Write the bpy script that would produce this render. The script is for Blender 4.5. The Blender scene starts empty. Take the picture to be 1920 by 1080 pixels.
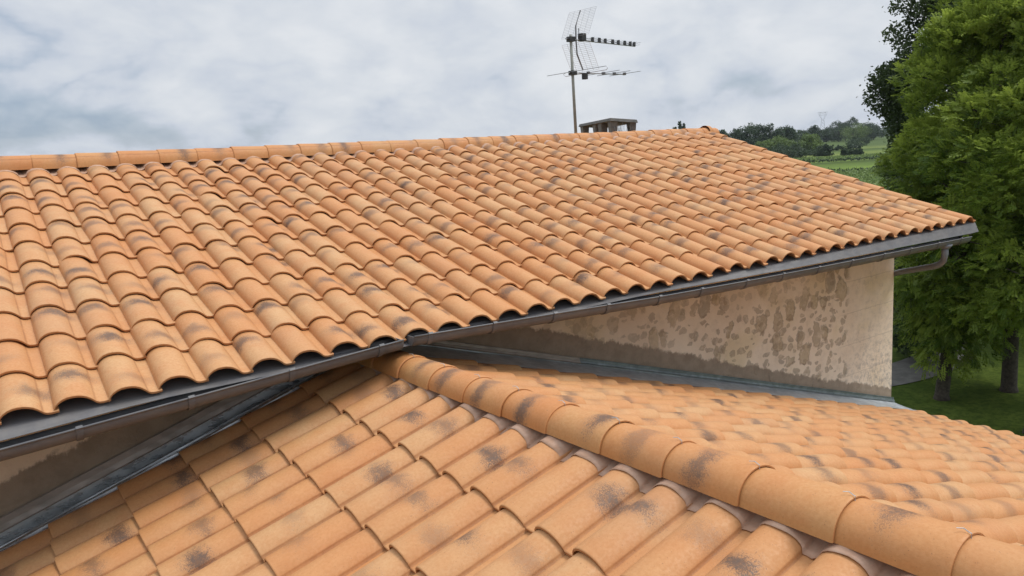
import bpy, math, random
import numpy as np
from mathutils import Matrix, Vector
R = math.radians
HAZE = .0001
rng = np.random.default_rng(7)
random.seed(7)
sc = bpy.context.scene
col = sc.collection

# ------------------------------------------------------------------ camera
CAM = Vector((0.0594, -4.3345, 1.1328))
rt = Vector((0.8183, -0.57124, -0.06377)); dn = Vector((-0.14966, -0.10463, -0.98319)); fw = Vector((0.55497, 0.81409, -0.17111))
cd = bpy.data.cameras.new('camera'); cam = bpy.data.objects.new('camera', cd); col.objects.link(cam)
M = Matrix.Identity(4)
for i in range(3):
    M[i][0] = rt[i]; M[i][1] = -dn[i]; M[i][2] = -fw[i]; M[i][3] = CAM[i]
cam.matrix_world = M
cd.sensor_width = 36; cd.lens = 1446.3 / 1920 * 36; cd.clip_start = 0.05; cd.clip_end = 20000
sc.camera = cam
sc.view_settings.view_transform = 'Standard'; sc.view_settings.look = 'None'
sc.view_settings.exposure = 0.08; sc.view_settings.gamma = 1

# ------------------------------------------------------------------ world and sun
SUN_EL, SUN_AZ = 60, 122        # azimuth clockwise from +Y
wd = bpy.data.worlds.new('World'); sc.world = wd; wd.use_nodes = True
nt = wd.node_tree; nt.nodes.clear()


class NB:
    """small node-graph helper"""
    def __init__(s, t): s.t = t
    def n(s, typ, **kw):
        nd = s.t.nodes.new(typ)
        for k, v in kw.items():
            if k.startswith('_'): nd.inputs[int(k[1:])].default_value = v
            else: setattr(nd, k, v)
        return nd
    def L(s, a, b): s.t.links.new(a, b)
    def put(s, nd, i, v):
        if v is None: return
        if hasattr(v, 'is_linked') or isinstance(v, bpy.types.NodeSocket): s.L(v, nd.inputs[i])
        else: nd.inputs[i].default_value = v
    def math(s, op, a, b=None, c=None, clamp=False):
        nd = s.n('ShaderNodeMath', operation=op, use_clamp=clamp)
        s.put(nd, 0, a); s.put(nd, 1, b); s.put(nd, 2, c); return nd.outputs[0]
    def vmath(s, op, a, b=None, out=0):
        nd = s.n('ShaderNodeVectorMath', operation=op)
        s.put(nd, 0, a); s.put(nd, 1, b); return nd.outputs[out]
    def noise(s, vec, scale, detail=4, rough=.5, dist=0, out=0, dim='3D'):
        nd = s.n('ShaderNodeTexNoise', noise_dimensions=dim)
        if vec is not None: s.L(vec, nd.inputs['Vector'])
        nd.inputs['Scale'].default_value = scale; nd.inputs['Detail'].default_value = detail
        nd.inputs['Roughness'].default_value = rough; nd.inputs['Distortion'].default_value = dist
        return nd.outputs[out]
    def mapr(s, v, a, b, c=0, d=1, smooth=True):
        nd = s.n('ShaderNodeMapRange'); nd.interpolation_type = 'SMOOTHSTEP' if smooth else 'LINEAR'
        s.put(nd, 0, v); s.put(nd, 1, a); s.put(nd, 2, b); s.put(nd, 3, c); s.put(nd, 4, d); return nd.outputs[0]
    def mix(s, f, a, b, blend='MIX'):
        nd = s.n('ShaderNodeMix', data_type='RGBA', blend_type=blend)
        s.put(nd, 0, f)
        for i, v in ((6, a), (7, b)):
            if isinstance(v, tuple): v = (*v, 1) if len(v) == 3 else v
            s.put(nd, i, v)
        return nd.outputs[2]
    def sep(s, v):
        nd = s.n('ShaderNodeSeparateXYZ'); s.L(v, nd.inputs[0]); return nd.outputs
    def comb(s, x, y, z):
        nd = s.n('ShaderNodeCombineXYZ'); s.put(nd, 0, x); s.put(nd, 1, y); s.put(nd, 2, z); return nd.outputs[0]
    def ramp(s, v, stops, interp='LINEAR'):
        nd = s.n('ShaderNodeValToRGB'); s.L(v, nd.inputs[0]); cr = nd.color_ramp; cr.interpolation = interp
        while len(cr.elements) < len(stops): cr.elements.new(.5)
        for e, (p, c) in zip(cr.elements, stops): e.position = p; e.color = (*c, 1)
        return nd.outputs[0]


w = NB(nt)
sky = w.n('ShaderNodeTexSky', sky_type='NISHITA'); sky.sun_disc = False
sky.sun_elevation = R(SUN_EL); sky.sun_rotation = R(SUN_AZ)
bg1 = w.n('ShaderNodeBackground'); w.L(sky.outputs[0], bg1.inputs[0]); bg1.inputs[1].default_value = .10
tc = w.n('ShaderNodeTexCoord'); dirv = tc.outputs['Generated']
x, y, z = w.sep(dirv)
zz = w.math('MAXIMUM', z, 0.0)
den = w.math('ADD', zz, .40)
pv = w.comb(w.math('DIVIDE', x, den), w.math('DIVIDE', y, den), w.math('MULTIPLY', zz, 1.5))
n_big = w.noise(pv, 1.15, 3, .5, .3)
n_mid = w.noise(w.vmath('ADD', pv, (3.1, 7.7, 1.3)), 3.4, 8, .56, .25)
n_fine = w.noise(w.vmath('MULTIPLY', w.vmath('ADD', dirv, (5.2, 2.2, 9.3)), (1, 1, 1.7)), 5.5, 11, .60, .35)
bv = w.vmath('MULTIPLY', w.vmath('ADD', dirv, (1.7, 4.1, .6)), (1, 1, 1.9))
bl1 = w.math('ABSOLUTE', w.math('SUBTRACT', w.noise(bv, 6.5, 7, .5, .25), .5))
puff = w.math('MULTIPLY', w.math('SUBTRACT', bl1, .075), w.mapr(z, .05, .42, 1.5, .5))
side = w.vmath('DOT_PRODUCT', dirv, (0.85, 0.53, 0), 1)      # grows towards the right of the photo
bright = w.math('ADD', w.math('ADD', w.math('MULTIPLY', n_big, .26), .08), w.math('ADD', w.math('MULTIPLY', n_mid, .62), w.math('MULTIPLY', n_fine, .55)))
bright = w.math('ADD', bright, puff)
bright = w.math('ADD', bright, w.mapr(side, .3, .95, -.11, .07))
bright = w.math('ADD', bright, w.mapr(z, .0, .20, -.13, .045))
colr = w.ramp(w.mapr(bright, .40, .97, 0, 1, False), [(0.0, (.33, .405, .53)), (.25, (.46, .52, .62)), (.46, (.575, .62, .695)), (.68, (.645, .682, .735)), (1.0, (.73, .755, .79))])
top = w.mapr(z, .25, .85, 1.0, 1.85)
bg2 = w.n('ShaderNodeBackground'); w.L(colr, bg2.inputs[0]); w.L(top, bg2.inputs[1])
hole = w.mapr(bright, .50, .66, .25, .03)
mx = w.n('ShaderNodeMixShader'); w.L(hole, mx.inputs[0]); w.L(bg2.outputs[0], mx.inputs[1]); w.L(bg1.outputs[0], mx.inputs[2])
ow = w.n('ShaderNodeOutputWorld'); w.L(mx.outputs[0], ow.inputs[0])
sd = bpy.data.lights.new('sun', 'SUN'); sd.energy = 2.2; sd.angle = R(22); sd.color = (1, .96, .9)
so = bpy.data.objects.new('sun', sd); col.objects.link(so)
sdir = Vector((math.sin(R(SUN_AZ)) * math.cos(R(SUN_EL)), math.cos(R(SUN_AZ)) * math.cos(R(SUN_EL)), math.sin(R(SUN_EL))))
so.rotation_euler = sdir.to_track_quat('Z', 'Y').to_euler()


# ------------------------------------------------------------------ helpers
def mesh(name, V, F, mat, parent=None, smooth=False, uv=None, attrs=None, slots=None, fmat=None):
    V = np.asarray(V, float).reshape(-1, 3)
    me = bpy.data.meshes.new(name)
    if isinstance(F, np.ndarray) and F.ndim == 2:
        nf, k = F.shape
        me.vertices.add(len(V)); me.vertices.foreach_set('co', V.ravel())
        me.loops.add(nf * k); me.loops.foreach_set('vertex_index', F.ravel().astype(np.int32))
        me.polygons.add(nf); me.polygons.foreach_set('loop_start', np.arange(0, nf * k, k, dtype=np.int32))
        me.update(calc_edges=True)
    else:
        me.from_pydata(V.tolist(), [], F); me.update()
    for m in (slots or [mat]): me.materials.append(m)
    if fmat is not None: me.polygons.foreach_set('material_index', np.asarray(fmat, np.int32))
    if smooth: me.polygons.foreach_set('use_smooth', np.ones(len(me.polygons), bool))
    if uv is not None:
        ul = me.uv_layers.new(name='UVMap')
        li = np.zeros(len(me.loops), np.int32); me.loops.foreach_get('vertex_index', li)
        ul.data.foreach_set('uv', np.asarray(uv, float)[li].ravel())
    for nm, a in (attrs or {}).items():
        at = me.color_attributes.new(nm, 'FLOAT_COLOR', 'POINT'); at.data.foreach_set('color', np.asarray(a, float).ravel())
    o = bpy.data.objects.new(name, me); col.objects.link(o)
    if parent: o.parent = parent
    return o


class Geo:
    """collects plain pieces that become one mesh"""
    def __init__(s): s.V = []; s.F = []; s.n = 0
    def add(s, V, F):
        s.F += [[i + s.n for i in f] for f in F]; s.V += [tuple(v) for v in V]; s.n += len(V); return s
    def hexa(s, P): return s.add(P, [[3, 2, 1, 0], [4, 5, 6, 7], [0, 1, 5, 4], [1, 2, 6, 5], [2, 3, 7, 6], [3, 0, 4, 7]])
    def box(s, a, b):
        (x0, y0, z0), (x1, y1, z1) = a, b
        return s.hexa([(x0, y0, z0), (x1, y0, z0), (x1, y1, z0), (x0, y1, z0), (x0, y0, z1), (x1, y0, z1), (x1, y1, z1), (x0, y1, z1)])
    def tube(s, pts, rad, seg=8, cap=True):
        pts = [Vector(p) for p in pts]; rings = []
        rads = rad if isinstance(rad, (list, tuple)) else [rad] * len(pts)
        for i, p in enumerate(pts):
            d = (pts[min(i + 1, len(pts) - 1)] - pts[max(i - 1, 0)]).normalized()
            a = d.cross(Vector((0, 0, 1)) if abs(d.z) < .9 else Vector((1, 0, 0))).normalized(); b = d.cross(a)
            rings.append([p + (a * math.cos(t) + b * math.sin(t)) * rads[i] for t in [2 * math.pi * k / seg for k in range(seg)]])
        V = [v for r in rings for v in r]; F = []
        for i in range(len(pts) - 1):
            for k in range(seg):
                F.append([i * seg + k, i * seg + (k + 1) % seg, (i + 1) * seg + (k + 1) % seg, (i + 1) * seg + k])
        if cap: F.append(list(range(seg))[::-1]); F.append([(len(pts) - 1) * seg + k for k in range(seg)])
        return s.add(V, F)
    def sheet(s, prof, xs, f):
        """extruded cross-section: f(x, p) -> point"""
        V = [f(xx, p) for xx in xs for p in prof]; n = len(prof)
        F = [[i * n + j, i * n + j + 1, (i + 1) * n + j + 1, (i + 1) * n + j] for i in range(len(xs) - 1) for j in range(n - 1)]
        return s.add(V, F)
    def obj(s, name, mat, parent=None, smooth=False): return mesh(name, s.V, s.F, mat, parent, smooth)


def empty(name, loc=(0, 0, 0)):
    o = bpy.data.objects.new(name, None); o.location = loc; col.objects.link(o); return o


def tag(o, label=None, cat=None, group=None, kind=None):
    for k, v in (('label', label), ('category', cat), ('group', group), ('kind', kind)):
        if v: o[k] = v
    return o


def solid(o, th, offset=-1):
    m = o.modifiers.new('thickness', 'SOLIDIFY'); m.thickness = th; m.offset = offset; return o


def newmat(name):
    m = bpy.data.materials.new(name); m.use_nodes = True; t = m.node_tree; t.nodes.clear(); b = NB(t)
    p = b.n('ShaderNodeBsdfPrincipled'); o = b.n('ShaderNodeOutputMaterial'); b.L(p.outputs[0], o.inputs[0])
    return m, b, p


def bump(b, p, h, strength=.3, dist=.01):
    nd = b.n('ShaderNodeBump'); nd.inputs['Strength'].default_value = strength; nd.inputs['Distance'].default_value = dist
    b.L(h, nd.inputs['Height']); b.L(nd.outputs[0], p.inputs['Normal'])


# ------------------------------------------------------------------ materials
def tile_material(name, c1, c2, pale, smoke=1.0):
    m, b, p = newmat(name)
    pos = b.n('ShaderNodeNewGeometry').outputs['Position']
    uv = b.n('ShaderNodeUVMap'); uv.uv_map = 'UVMap'; u, v, _ = b.sep(uv.outputs[0])
    A = b.n('ShaderNodeAttribute', attribute_name='tone'); a = b.n('ShaderNodeSeparateColor'); b.L(A.outputs['Color'], a.inputs[0])
    B = b.n('ShaderNodeAttribute', attribute_name='flame'); bb = b.n('ShaderNodeSeparateColor'); b.L(B.outputs['Color'], bb.inputs[0])
    wob = b.noise(pos, 9, 3, .5); wob2 = b.noise(pos, 13, 3, .5)
    spk = b.noise(pos, 210, 2, .6); spk2 = b.noise(pos, 75, 3, .6)
    base = b.mix(a.outputs[0], c1, c2)
    base = b.mix(b.mapr(b.noise(pos, 5, 4, .6), .35, .7), base, b.mix(.5, base, (c1[0] * .93, c1[1] * .8, c1[2] * .7)))
    # pale cream flame
    du = b.math('MULTIPLY', b.math('SUBTRACT', u, b.math('ADD', bb.outputs[0], b.math('MULTIPLY', b.math('SUBTRACT', wob2, .5), .5))), 1.05)
    dv = b.math('MULTIPLY', b.math('SUBTRACT', v, b.math('ADD', bb.outputs[1], b.math('MULTIPLY', b.math('SUBTRACT', wob, .5), .5))), 2.5)
    d = b.math('SQRT', b.math('ADD', b.math('MULTIPLY', du, du), b.math('MULTIPLY', dv, dv)))
    pf = b.math('MULTIPLY', b.mapr(d, .06, .80, 1, 0), bb.outputs[2])
    base = b.mix(pf, base, pale)
    # smoked patch with speckled rim
    su = b.math('MULTIPLY', b.math('SUBTRACT', u, b.math('ADD', a.outputs[1], b.math('MULTIPLY', b.math('SUBTRACT', wob, .5), .35))), 1.25)
    sv = b.math('MULTIPLY', b.math('SUBTRACT', v, b.math('ADD', a.outputs[2], b.math('MULTIPLY', b.math('SUBTRACT', wob2, .5), .30))), 3.3)
    ds = b.math('SQRT', b.math('ADD', b.math('MULTIPLY', su, su), b.math('MULTIPLY', sv, sv)))
    ds2 = b.math('ADD', ds, b.math('MULTIPLY', b.math('SUBTRACT', spk, .5), 1.25))
    ds2 = b.math('ADD', ds2, b.math('MULTIPLY', b.math('SUBTRACT', spk2, .5), .6))
    sm = b.math('MULTIPLY', b.mapr(ds2, .08, .66, .95, 0), b.math('MULTIPLY', A.outputs['Alpha'], smoke))
    halo = b.math('MULTIPLY', b.mapr(ds, .2, 1.0, .28, 0), b.math('MULTIPLY', A.outputs['Alpha'], smoke))
    base = b.mix(halo, base, (.31, .175, .095))
    base = b.mix(sm, base, (.092, .060, .044))
    # pin-prick pits and grain
    base = b.mix(b.mapr(b.noise(pos, 160, 1, .5), .715, .77, 0, .55), base, (.13, .065, .04))
    base = b.mix(b.mapr(b.noise(pos, 38, 4, .65),    .38, .66, 0, .07), base, (c1[0] * .80, c1[1] * .68, c1[2] * .60))
    base = b.mix(b.mapr(spk2, .3, .7, 0, .20), base, (c1[0] * .62, c1[1] * .5, c1[2] * .42))
    # moss-free rain dust: broad dull blotches across tiles
    base = b.mix(b.mapr(b.noise(pos, 1.1, 4, .6), .5, .75, 0, .18), base, (.36, .22, .14))
    # crease shade and dust painted along the groove; bottom edge is rawer, redder clay
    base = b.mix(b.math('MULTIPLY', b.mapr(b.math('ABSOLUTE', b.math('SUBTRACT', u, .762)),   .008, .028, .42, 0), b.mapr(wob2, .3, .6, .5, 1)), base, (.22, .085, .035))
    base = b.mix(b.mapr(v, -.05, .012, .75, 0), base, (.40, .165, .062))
    b.L(base, p.inputs['Base Color'])
    b.L(b.mapr(spk2, .3, .7, .52, .72), p.inputs['Roughness']); p.inputs['Specular IOR Level'].default_value = .42
    bump(b, p, b.math('ADD', b.math('MULTIPLY', spk, .5), spk2), .20, .004)
    return m


CLAY1 = (.53, .247, .093); CLAY2 = (.54, .316, .147); CREAM = (.76, .59, .345)
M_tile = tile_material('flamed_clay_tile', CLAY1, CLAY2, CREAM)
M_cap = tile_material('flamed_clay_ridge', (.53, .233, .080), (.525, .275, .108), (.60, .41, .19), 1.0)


def metal(name, c, rough, met, stain, streak=6):
    m, b, p = newmat(name)
    pos = b.n('ShaderNodeNewGeometry').outputs['Position']
    n1 = b.noise(b.vmath('MULTIPLY', pos, (1, 1, 1.5)), streak, 6, .65, .6); n2 = b.noise(b.vmath('MULTIPLY', pos, (.35, 1, 1)), 26, 3, .5)
    c_ = b.mix(b.mapr(n1, .38, .66), c, stain); c_ = b.mix(b.mapr(n2, .4, .8, 0, .25 if met < .6 else .1), c_, tuple(k * .62 for k in c))
    b.L(c_, p.inputs['Base Color']); p.inputs['Metallic'].default_value = met
    b.L(b.mapr(n2, .3, .7, rough - .1, rough + .14), p.inputs['Roughness']); bump(b, p, b.math('ADD', n1, b.math('MULTIPLY', n2, .05)), .10, .003)
    return m


M_gutter = metal('slate_grey_coated_metal', (.098, .100, .108), .50, .0, (.125, .122, .122))
M_pipe = metal('grey_zinc_pipe', (.14, .16, .18), .5, .0, (.16, .165, .17))
M_fascia = metal('dark_grey_sheet', (.125, .124, .130), .62, .0, (.155, .148, .145))
M_zinc = metal('weathered_zinc', (.40, .43, .455), .42, .45, (.54, .575, .60), 4)
M_zincdark = metal('damp_zinc', (.34, .355, .365), .30, .7, (.48, .50, .51), 5)
M_zincline = metal('dark_green_grey_zinc', (.13, .155, .16), .4, .5, (.20, .23, .235), 7)
M_strip = metal('dusty_zinc_strip', (.27, .235, .205), .5, .45, (.33, .28, .24), 5)
M_lead = metal('pinkish_flexible_flashing', (.43, .255, .165), .66, .05, (.50, .33, .235), 9)
M_alu = metal('aluminium', (.32, .33, .35), .35, .9, (.25, .26, .27))
M_galv = metal('greenish_galvanised_pole', (.19, .205, .185), .6, .1, (.25, .25, .22))
M_blackp = metal('black_plastic', (.018, .019, .021), .5, 0, (.03, .03, .032))
M_conc = metal('weathered_concrete', (.150, .148, .138), .9, 0, (.10, .10, .095), 9)
M_mortar = metal('grey_mortar', (.30, .25, .20), .9, 0, (.22, .185, .15), 8)

XR, ZR, ZR2, SL = 2.27, -.191, -.235, .3096


def wall_material():
    m, b, p = newmat('rubble_stone_render')
    pos = b.n('ShaderNodeNewGeometry').outputs['Position']; x, y, z = b.sep(pos)
    along = b.math('ADD', x, y)
    q = b.comb(along, z, 0.0)
    warp = b.noise(q, 3.2, 4, .6, 0, 1); wv = b.vmath('MULTIPLY', b.vmath('SUBTRACT', warp, (.5, .5, .5)), (.28, .22, 0))
    q2 = b.vmath('ADD', q, wv)
    def stones(scale, sx, rnd, lo, hi, keep):
        vo = b.n('ShaderNodeTexVoronoi', voronoi_dimensions='2D', feature='F1'); vo.inputs['Scale'].default_value = scale
        vo.inputs['Randomness'].default_value = rnd
        b.L(b.vmath('MULTIPLY', q2, sx), vo.inputs['Vector'])
        cc = b.n('ShaderNodeSeparateColor'); b.L(vo.outputs['Color'], cc.inputs[0])
        edge = b.math('ADD', vo.outputs['Distance'], b.math('MULTIPLY', b.math('SUBTRACT', b.noise(q, 22, 4, .65), .5), .26))
        rad = b.mapr(cc.outputs[0], 0, 1, lo, hi, False)
        mask = b.mapr(b.math('SUBTRACT', rad, edge), -.02, .10)
        rim = b.math('MULTIPLY', b.math('MULTIPLY', mask, b.math('SUBTRACT', 1, mask)), 4)
        kp = b.math('GREATER_THAN', cc.outputs[1], keep)
        return b.math('MULTIPLY', mask, kp), cc.outputs[2], b.math('MULTIPLY', rim, kp)
    worn = b.mapr(b.noise(q, 11, 5, .7), .34, .52, .5, 1)
    s1, c1, r1 = stones(3.2, (1.35, 1.0, 1), .95, .14, .47, .28)
    s2, c2, r2 = stones(7.2, (1, 1.4, 1), 1.0, .14, .48, .15)
    reg = b.mapr(b.noise(q, .62, 2, .5), .42, .56)
    # stones show mostly over the right half of the wall, faint elsewhere
    reg = b.math('MULTIPLY', b.math('MAXIMUM', b.math('MAXIMUM', reg, .5), b.math('MULTIPLY', b.mapr(x, 5.6, 6.2), b.mapr(z, -.3, -.8))), b.mapr(x, 3.4, 6.4, .35, 1.0))
    quoin = b.mapr(x, 8.28, 8.40, 0, 1)
    reg = b.math('MULTIPLY', reg, b.math('SUBTRACT', 1, b.math('MULTIPLY', quoin, .92)))
    fine = b.noise(q, 30, 6, .7); cloud = b.noise(q, 1.5, 5, .6); mid = b.noise(q, 7, 5, .65)
    base = b.mix(b.mapr(cloud, .35, .65), (.78, .66, .52), (.71, .585, .45))
    base = b.mix(b.mapr(b.noise(b.vmath('ADD', q, (9, 4, 0)), 1.1, 3, .5), .5, .66, 0, .6), base, (.64, .52, .32))
    base = b.mix(b.mapr(mid, .5, .8, 0, .35), base, (.34, .27, .20))
    st = b.ramp(c1, [(0, (.42, .33, .21)), (.35, (.30, .26, .205)), (.7, (.46, .36, .21)), (1, (.36, .28, .19))])
    st = b.mix(b.mapr(b.noise(q, 17, 5, .75), .45, .65, 0, .6), st, (.22, .175, .13))
    st2 = b.ramp(c2, [(0, (.30, .245, .185)), (.5, (.42, .33, .23)), (1, (.28, .24, .195))])
    st2 = b.mix(b.mapr(b.noise(q, 22, 5, .75), .45, .65, 0, .6), st2, (.20, .16, .12))
    base = b.mix(b.math('MULTIPLY', b.math('MULTIPLY', s2, b.math('MULTIPLY', reg, worn)), .66), base, st2)
    base = b.mix(b.math('MULTIPLY', b.math('MULTIPLY', s1, b.math('MULTIPLY', reg, worn)), .72), base, st)
    base = b.mix(b.math('MULTIPLY', b.math('MULTIPLY', b.math('MAXIMUM', r1, r2), reg), .30), base, (.20, .15, .11))
    # quoin joints and grey weathering at the corner
    gz = b.math('ABSOLUTE', b.math('SUBTRACT', b.math('FRACT', b.math('ADD', b.math('MULTIPLY', z, 2.6), b.math('MULTIPLY', mid, .12))), .5))
    joint = b.math('MULTIPLY', b.mapr(gz, .02, .0, 0, .35), b.mapr(x, 8.1, 8.3))
    base = b.mix(joint, base, (.28, .22, .17))
    gq = b.math('MULTIPLY', b.mapr(x, 7.9, 8.9), b.mapr(z, -.9, -2.2, .15, .85))
    base = b.mix(b.math('MULTIPLY', gq, b.mapr(b.noise(q, 14, 6, .8), .44, .62)), base, (.34, .305, .275))
    base = b.mix(b.mapr(fine, .62, .8, 0, .45), base, (.24, .18, .13))
    base = b.mix(b.mapr(b.noise(q, 55, 3, .6), .68, .76, 0, .7), base, (.10, .08, .065))
    # fresh band of mortar above the flashing, rough upper edge
    roofz = b.math('SUBTRACT', ZR, b.math('MULTIPLY', b.math('ABSOLUTE', b.math('SUBTRACT', x, XR)), SL))
    h = b.math('SUBTRACT', z, roofz)
    he = b.math('ADD', h, b.math('MULTIPLY', b.math('SUBTRACT', b.noise(b.comb(along, 0.0, 0.0), 2.6, 8, .68), .5), .26))
    he = b.math('ADD', he, b.math('MULTIPLY', b.math('SUBTRACT', b.noise(q, 22, 5, .7), .5), .09))
    hi = b.math('ADD', .22, b.mapr(x, 2.0, 7.5, .16, .03, False))
    band = b.mapr(b.math('SUBTRACT', hi, he), -.012, .02)
    base = b.mix(band, base, b.mix(b.mapr(mid, .35, .65), (.27, .215, .160), (.33, .265, .20)))
    b.L(base, p.inputs['Base Color']); p.inputs['Roughness'].default_value = .95; p.inputs['Specular IOR Level'].default_value = .15
    hh = b.math('ADD', b.math('MULTIPLY', s1, reg), b.math('ADD', b.math('MULTIPLY', fine, .5), b.math('MULTIPLY', mid, .8)))
    bump(b, p, hh, .55, .02)
    return m


M_wall = wall_material()


def simple(name, c, c2, scale, rough=.9, bm=.3):
    m, b, p = newmat(name); pos = b.n('ShaderNodeNewGeometry').outputs['Position']
    n = b.noise(pos, scale, 6, .65); b.L(b.mix(b.mapr(n, .35, .65), c, c2), p.inputs['Base Color']); p.inputs['Roughness'].default_value = rough
    bump(b, p, n, bm, .02); return m


M_bark = simple('bark', (.045, .036, .028), (.085, .07, .055), 14, .95, .9)
M_gravel = simple('pale_gravel', (.15, .145, .13), (.10, .095, .085), 3)


def leafmat(name, dark, light, trans=.35):
    m, b, p = newmat(name)
    A = b.n('ShaderNodeAttribute', attribute_name='leaf'); s = b.n('ShaderNodeSeparateColor'); b.L(A.outputs['Color'], s.inputs[0])
    c = b.mix(s.outputs[0], dark, light)
    b.L(c, p.inputs['Base Color']); p.inputs['Roughness'].default_value = .5; p.inputs['Specular IOR Level'].default_value = .25
    tr = b.n('ShaderNodeBsdfTranslucent'); b.L(b.mix(.5, c, light), tr.inputs[0])
    mxs = b.n('ShaderNodeMixShader'); mxs.inputs[0].default_value = trans
    b.L(p.outputs[0], mxs.inputs[1]); b.L(tr.outputs[0], mxs.inputs[2])
    out = [n for n in b.t.nodes if n.type == 'OUTPUT_MATERIAL'][0]; b.L(mxs.outputs[0], out.inputs[0])
    return m


M_locust = leafmat('locust_leaves', (.055, .105, .016), (.38, .47, .08), .5)
M_oak = leafmat('dark_leaves', (.030, .050, .018), (.090, .125, .045), .3)
M_far = leafmat('distant_leaves', (.032, .056, .030), (.085, .125, .060), .2)
M_farlight = leafmat('distant_pale_leaves', (.10, .15, .045), (.20, .27, .085), .25)


def ground_material():
    m, b, p = newmat('grass_and_fields')
    pos = b.n('ShaderNodeNewGeometry').outputs['Position']; x, y, z = b.sep(pos)
    s = b.math('ADD', b.math('MULTIPLY', x, .83), b.math('MULTIPLY', y, .56))       # distance away from the house
    t = b.math('ADD', b.math('MULTIPLY', x, -.56), b.math('MULTIPLY', y, .83))
    s = b.math('ADD', s, b.math('MULTIPLY', b.math('SUBTRACT', b.noise(pos, .012, 3, .5), .5), 26))
    s = b.math('ADD', s, b.math('MULTIPLY', t, .10))
    lawn = b.mix(b.mapr(b.noise(pos, 1.1, 6, .65), .35, .65), (.062, .095, .017), (.105, .145, .027))
    lawn = b.mix(b.mapr(b.noise(pos, 7, 5, .75), .42, .62, 0, .7), lawn, (.035, .058, .012))
    K = 500.
    fld = b.ramp(b.math('DIVIDE', s, K), [(0, (0.148, 0.201, 0.038)), (100 / K, (0.232, 0.306, 0.053)), (112 / K, (0.095, 0.141, 0.036)), (143 / K, (0.115, 0.161, 0.041)), (149 / K, (0.025, 0.034, 0.013)),
        (158 / K, (0.179, 0.258, 0.045)), (176 / K, (0.157, 0.225, 0.042)), (203 / K, (0.037, 0.053, 0.016)), (208 / K, (0.168, 0.225, 0.048)), (250 / K, (0.115, 0.161, 0.042)), (262 / K, (0.221, 0.258, 0.068)),
        (300 / K, (0.126, 0.169, 0.045)), (330 / K, (0.037, 0.053, 0.018)), (340 / K, (0.190, 0.225, 0.068)), (400 / K, (0.084, 0.113, 0.042))], 'LINEAR')
    rows = b.math('SINE', b.math('MULTIPLY', b.math('ADD', s, b.math('MULTIPLY', t, .35)), 2.1))
    fld = b.mix(b.mapr(rows, -.2, .9, 0, .8), fld, (.060, .095, .028))
    fld = b.mix(b.mapr(b.noise(b.vmath('MULTIPLY', pos, (1, 1, 1)), .06, 6, .7), .4, .68, 0, .5), fld, (.07, .11, .035))
    fld = b.mix(b.mapr(b.noise(pos, .5, 5, .7), .45, .7, 0, .5), fld, (.06, .09, .03))
    c = b.mix(b.mapr(s, 50, 60), lawn, fld)
    b.L(c, p.inputs['Base Color']); p.inputs['Roughness'].default_value = 1; p.inputs['Specular IOR Level'].default_value = .05
    bump(b, p, b.noise(pos, 12, 5, .7), .6, .05)
    return m


# ------------------------------------------------------------------ ground
GZ = -5.6


def gh(x, y):
    r = np.hypot(x, y)
    k = np.clip((r - 120) / 500, 0, 1); k = k * k * (3 - 2 * k)
    return GZ + .5 * k + 1.2 * k * np.sin(x / 130 + 1) * np.cos(y / 110) - .35 * np.clip((r - 30) / 90, 0, 1) + np.clip((r - 650) / 1500, 0, 1) * 6


rr = np.concatenate([np.linspace(0, 60, 13), np.geomspace(70, 9000, 60)]); aa = np.linspace(0, 2 * math.pi, 145)[:-1]
V = [(0, 0, GZ)]; F = []
for i, r in enumerate(rr[1:]):
    for a in aa: V.append((r * math.sin(a), r * math.cos(a), float(gh(r * math.sin(a), r * math.cos(a)))))
na = len(aa)
for k in range(na): F.append([0, 1 + (k + 1) % na, 1 + k])
for i in range(len(rr) - 2):
    for k in range(na): F.append([1 + i * na + k, 1 + i * na + (k + 1) % na, 1 + (i + 1) * na + (k + 1) % na, 1 + (i + 1) * na + k])
M_ground = ground_material()
tag(mesh('ground', V, F, M_ground, smooth=True), kind='structure')
g = Geo(); ctl = [(6, 14), (10, 11.5), (15, 8.9), (18.6, 7.35), (21.0, 6.7), (23.4, 7.0), (26.5, 9.5), (29, 14), (30, 18)]; pts = []
for i in range(1, len(ctl) - 2):
    p0, p1, p2, p3 = [Vector(q) for q in ctl[i - 1:i + 3]]
    for k in range(8):
        t = k / 8; pts.append(tuple(.5 * (2 * p1 + (p2 - p0) * t + (2 * p0 - 5 * p1 + 4 * p2 - p3) * t * t + (3 * p1 - p0 - 3 * p2 + p3) * t ** 3)))
V = []; F = []
for i, (px, py) in enumerate(pts):
    a = Vector(pts[min(i + 1, len(pts) - 1)]) - Vector(pts[max(i - 1, 0)]); a.normalize(); nrm = Vector((-a.y, a.x)) * .75
    V += [(px + nrm.x, py + nrm.y, GZ + .02), (px - nrm.x, py - nrm.y, GZ + .02)]
for i in range(len(pts) - 1): F.append([2 * i, 2 * i + 1, 2 * i + 3, 2 * i + 2])
tag(mesh('path', V, F, M_gravel), kind='structure')

# ------------------------------------------------------------------ roof tiles
W = .24
PU = np.array([-.012, .0, .03, .08, .16, .25, .345, .44, .525, .60, .665, .715, .745, .752, .760, .772, .83, .91, 1.05])
PZ = np.array([.05, .22, .46, .67, .87, .98, 1.0, .97, .89, .77, .60, .42, .29, .24, .045, .035, .055, .03, .05]) * .064
PZ_SOFT = np.array([.05, .22, .46, .67, .87, .98, 1.0, .97, .88, .75, .57, .40, .28, .25, .22, .17, .05, .01, .05]) * .066
TH = .014


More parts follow.
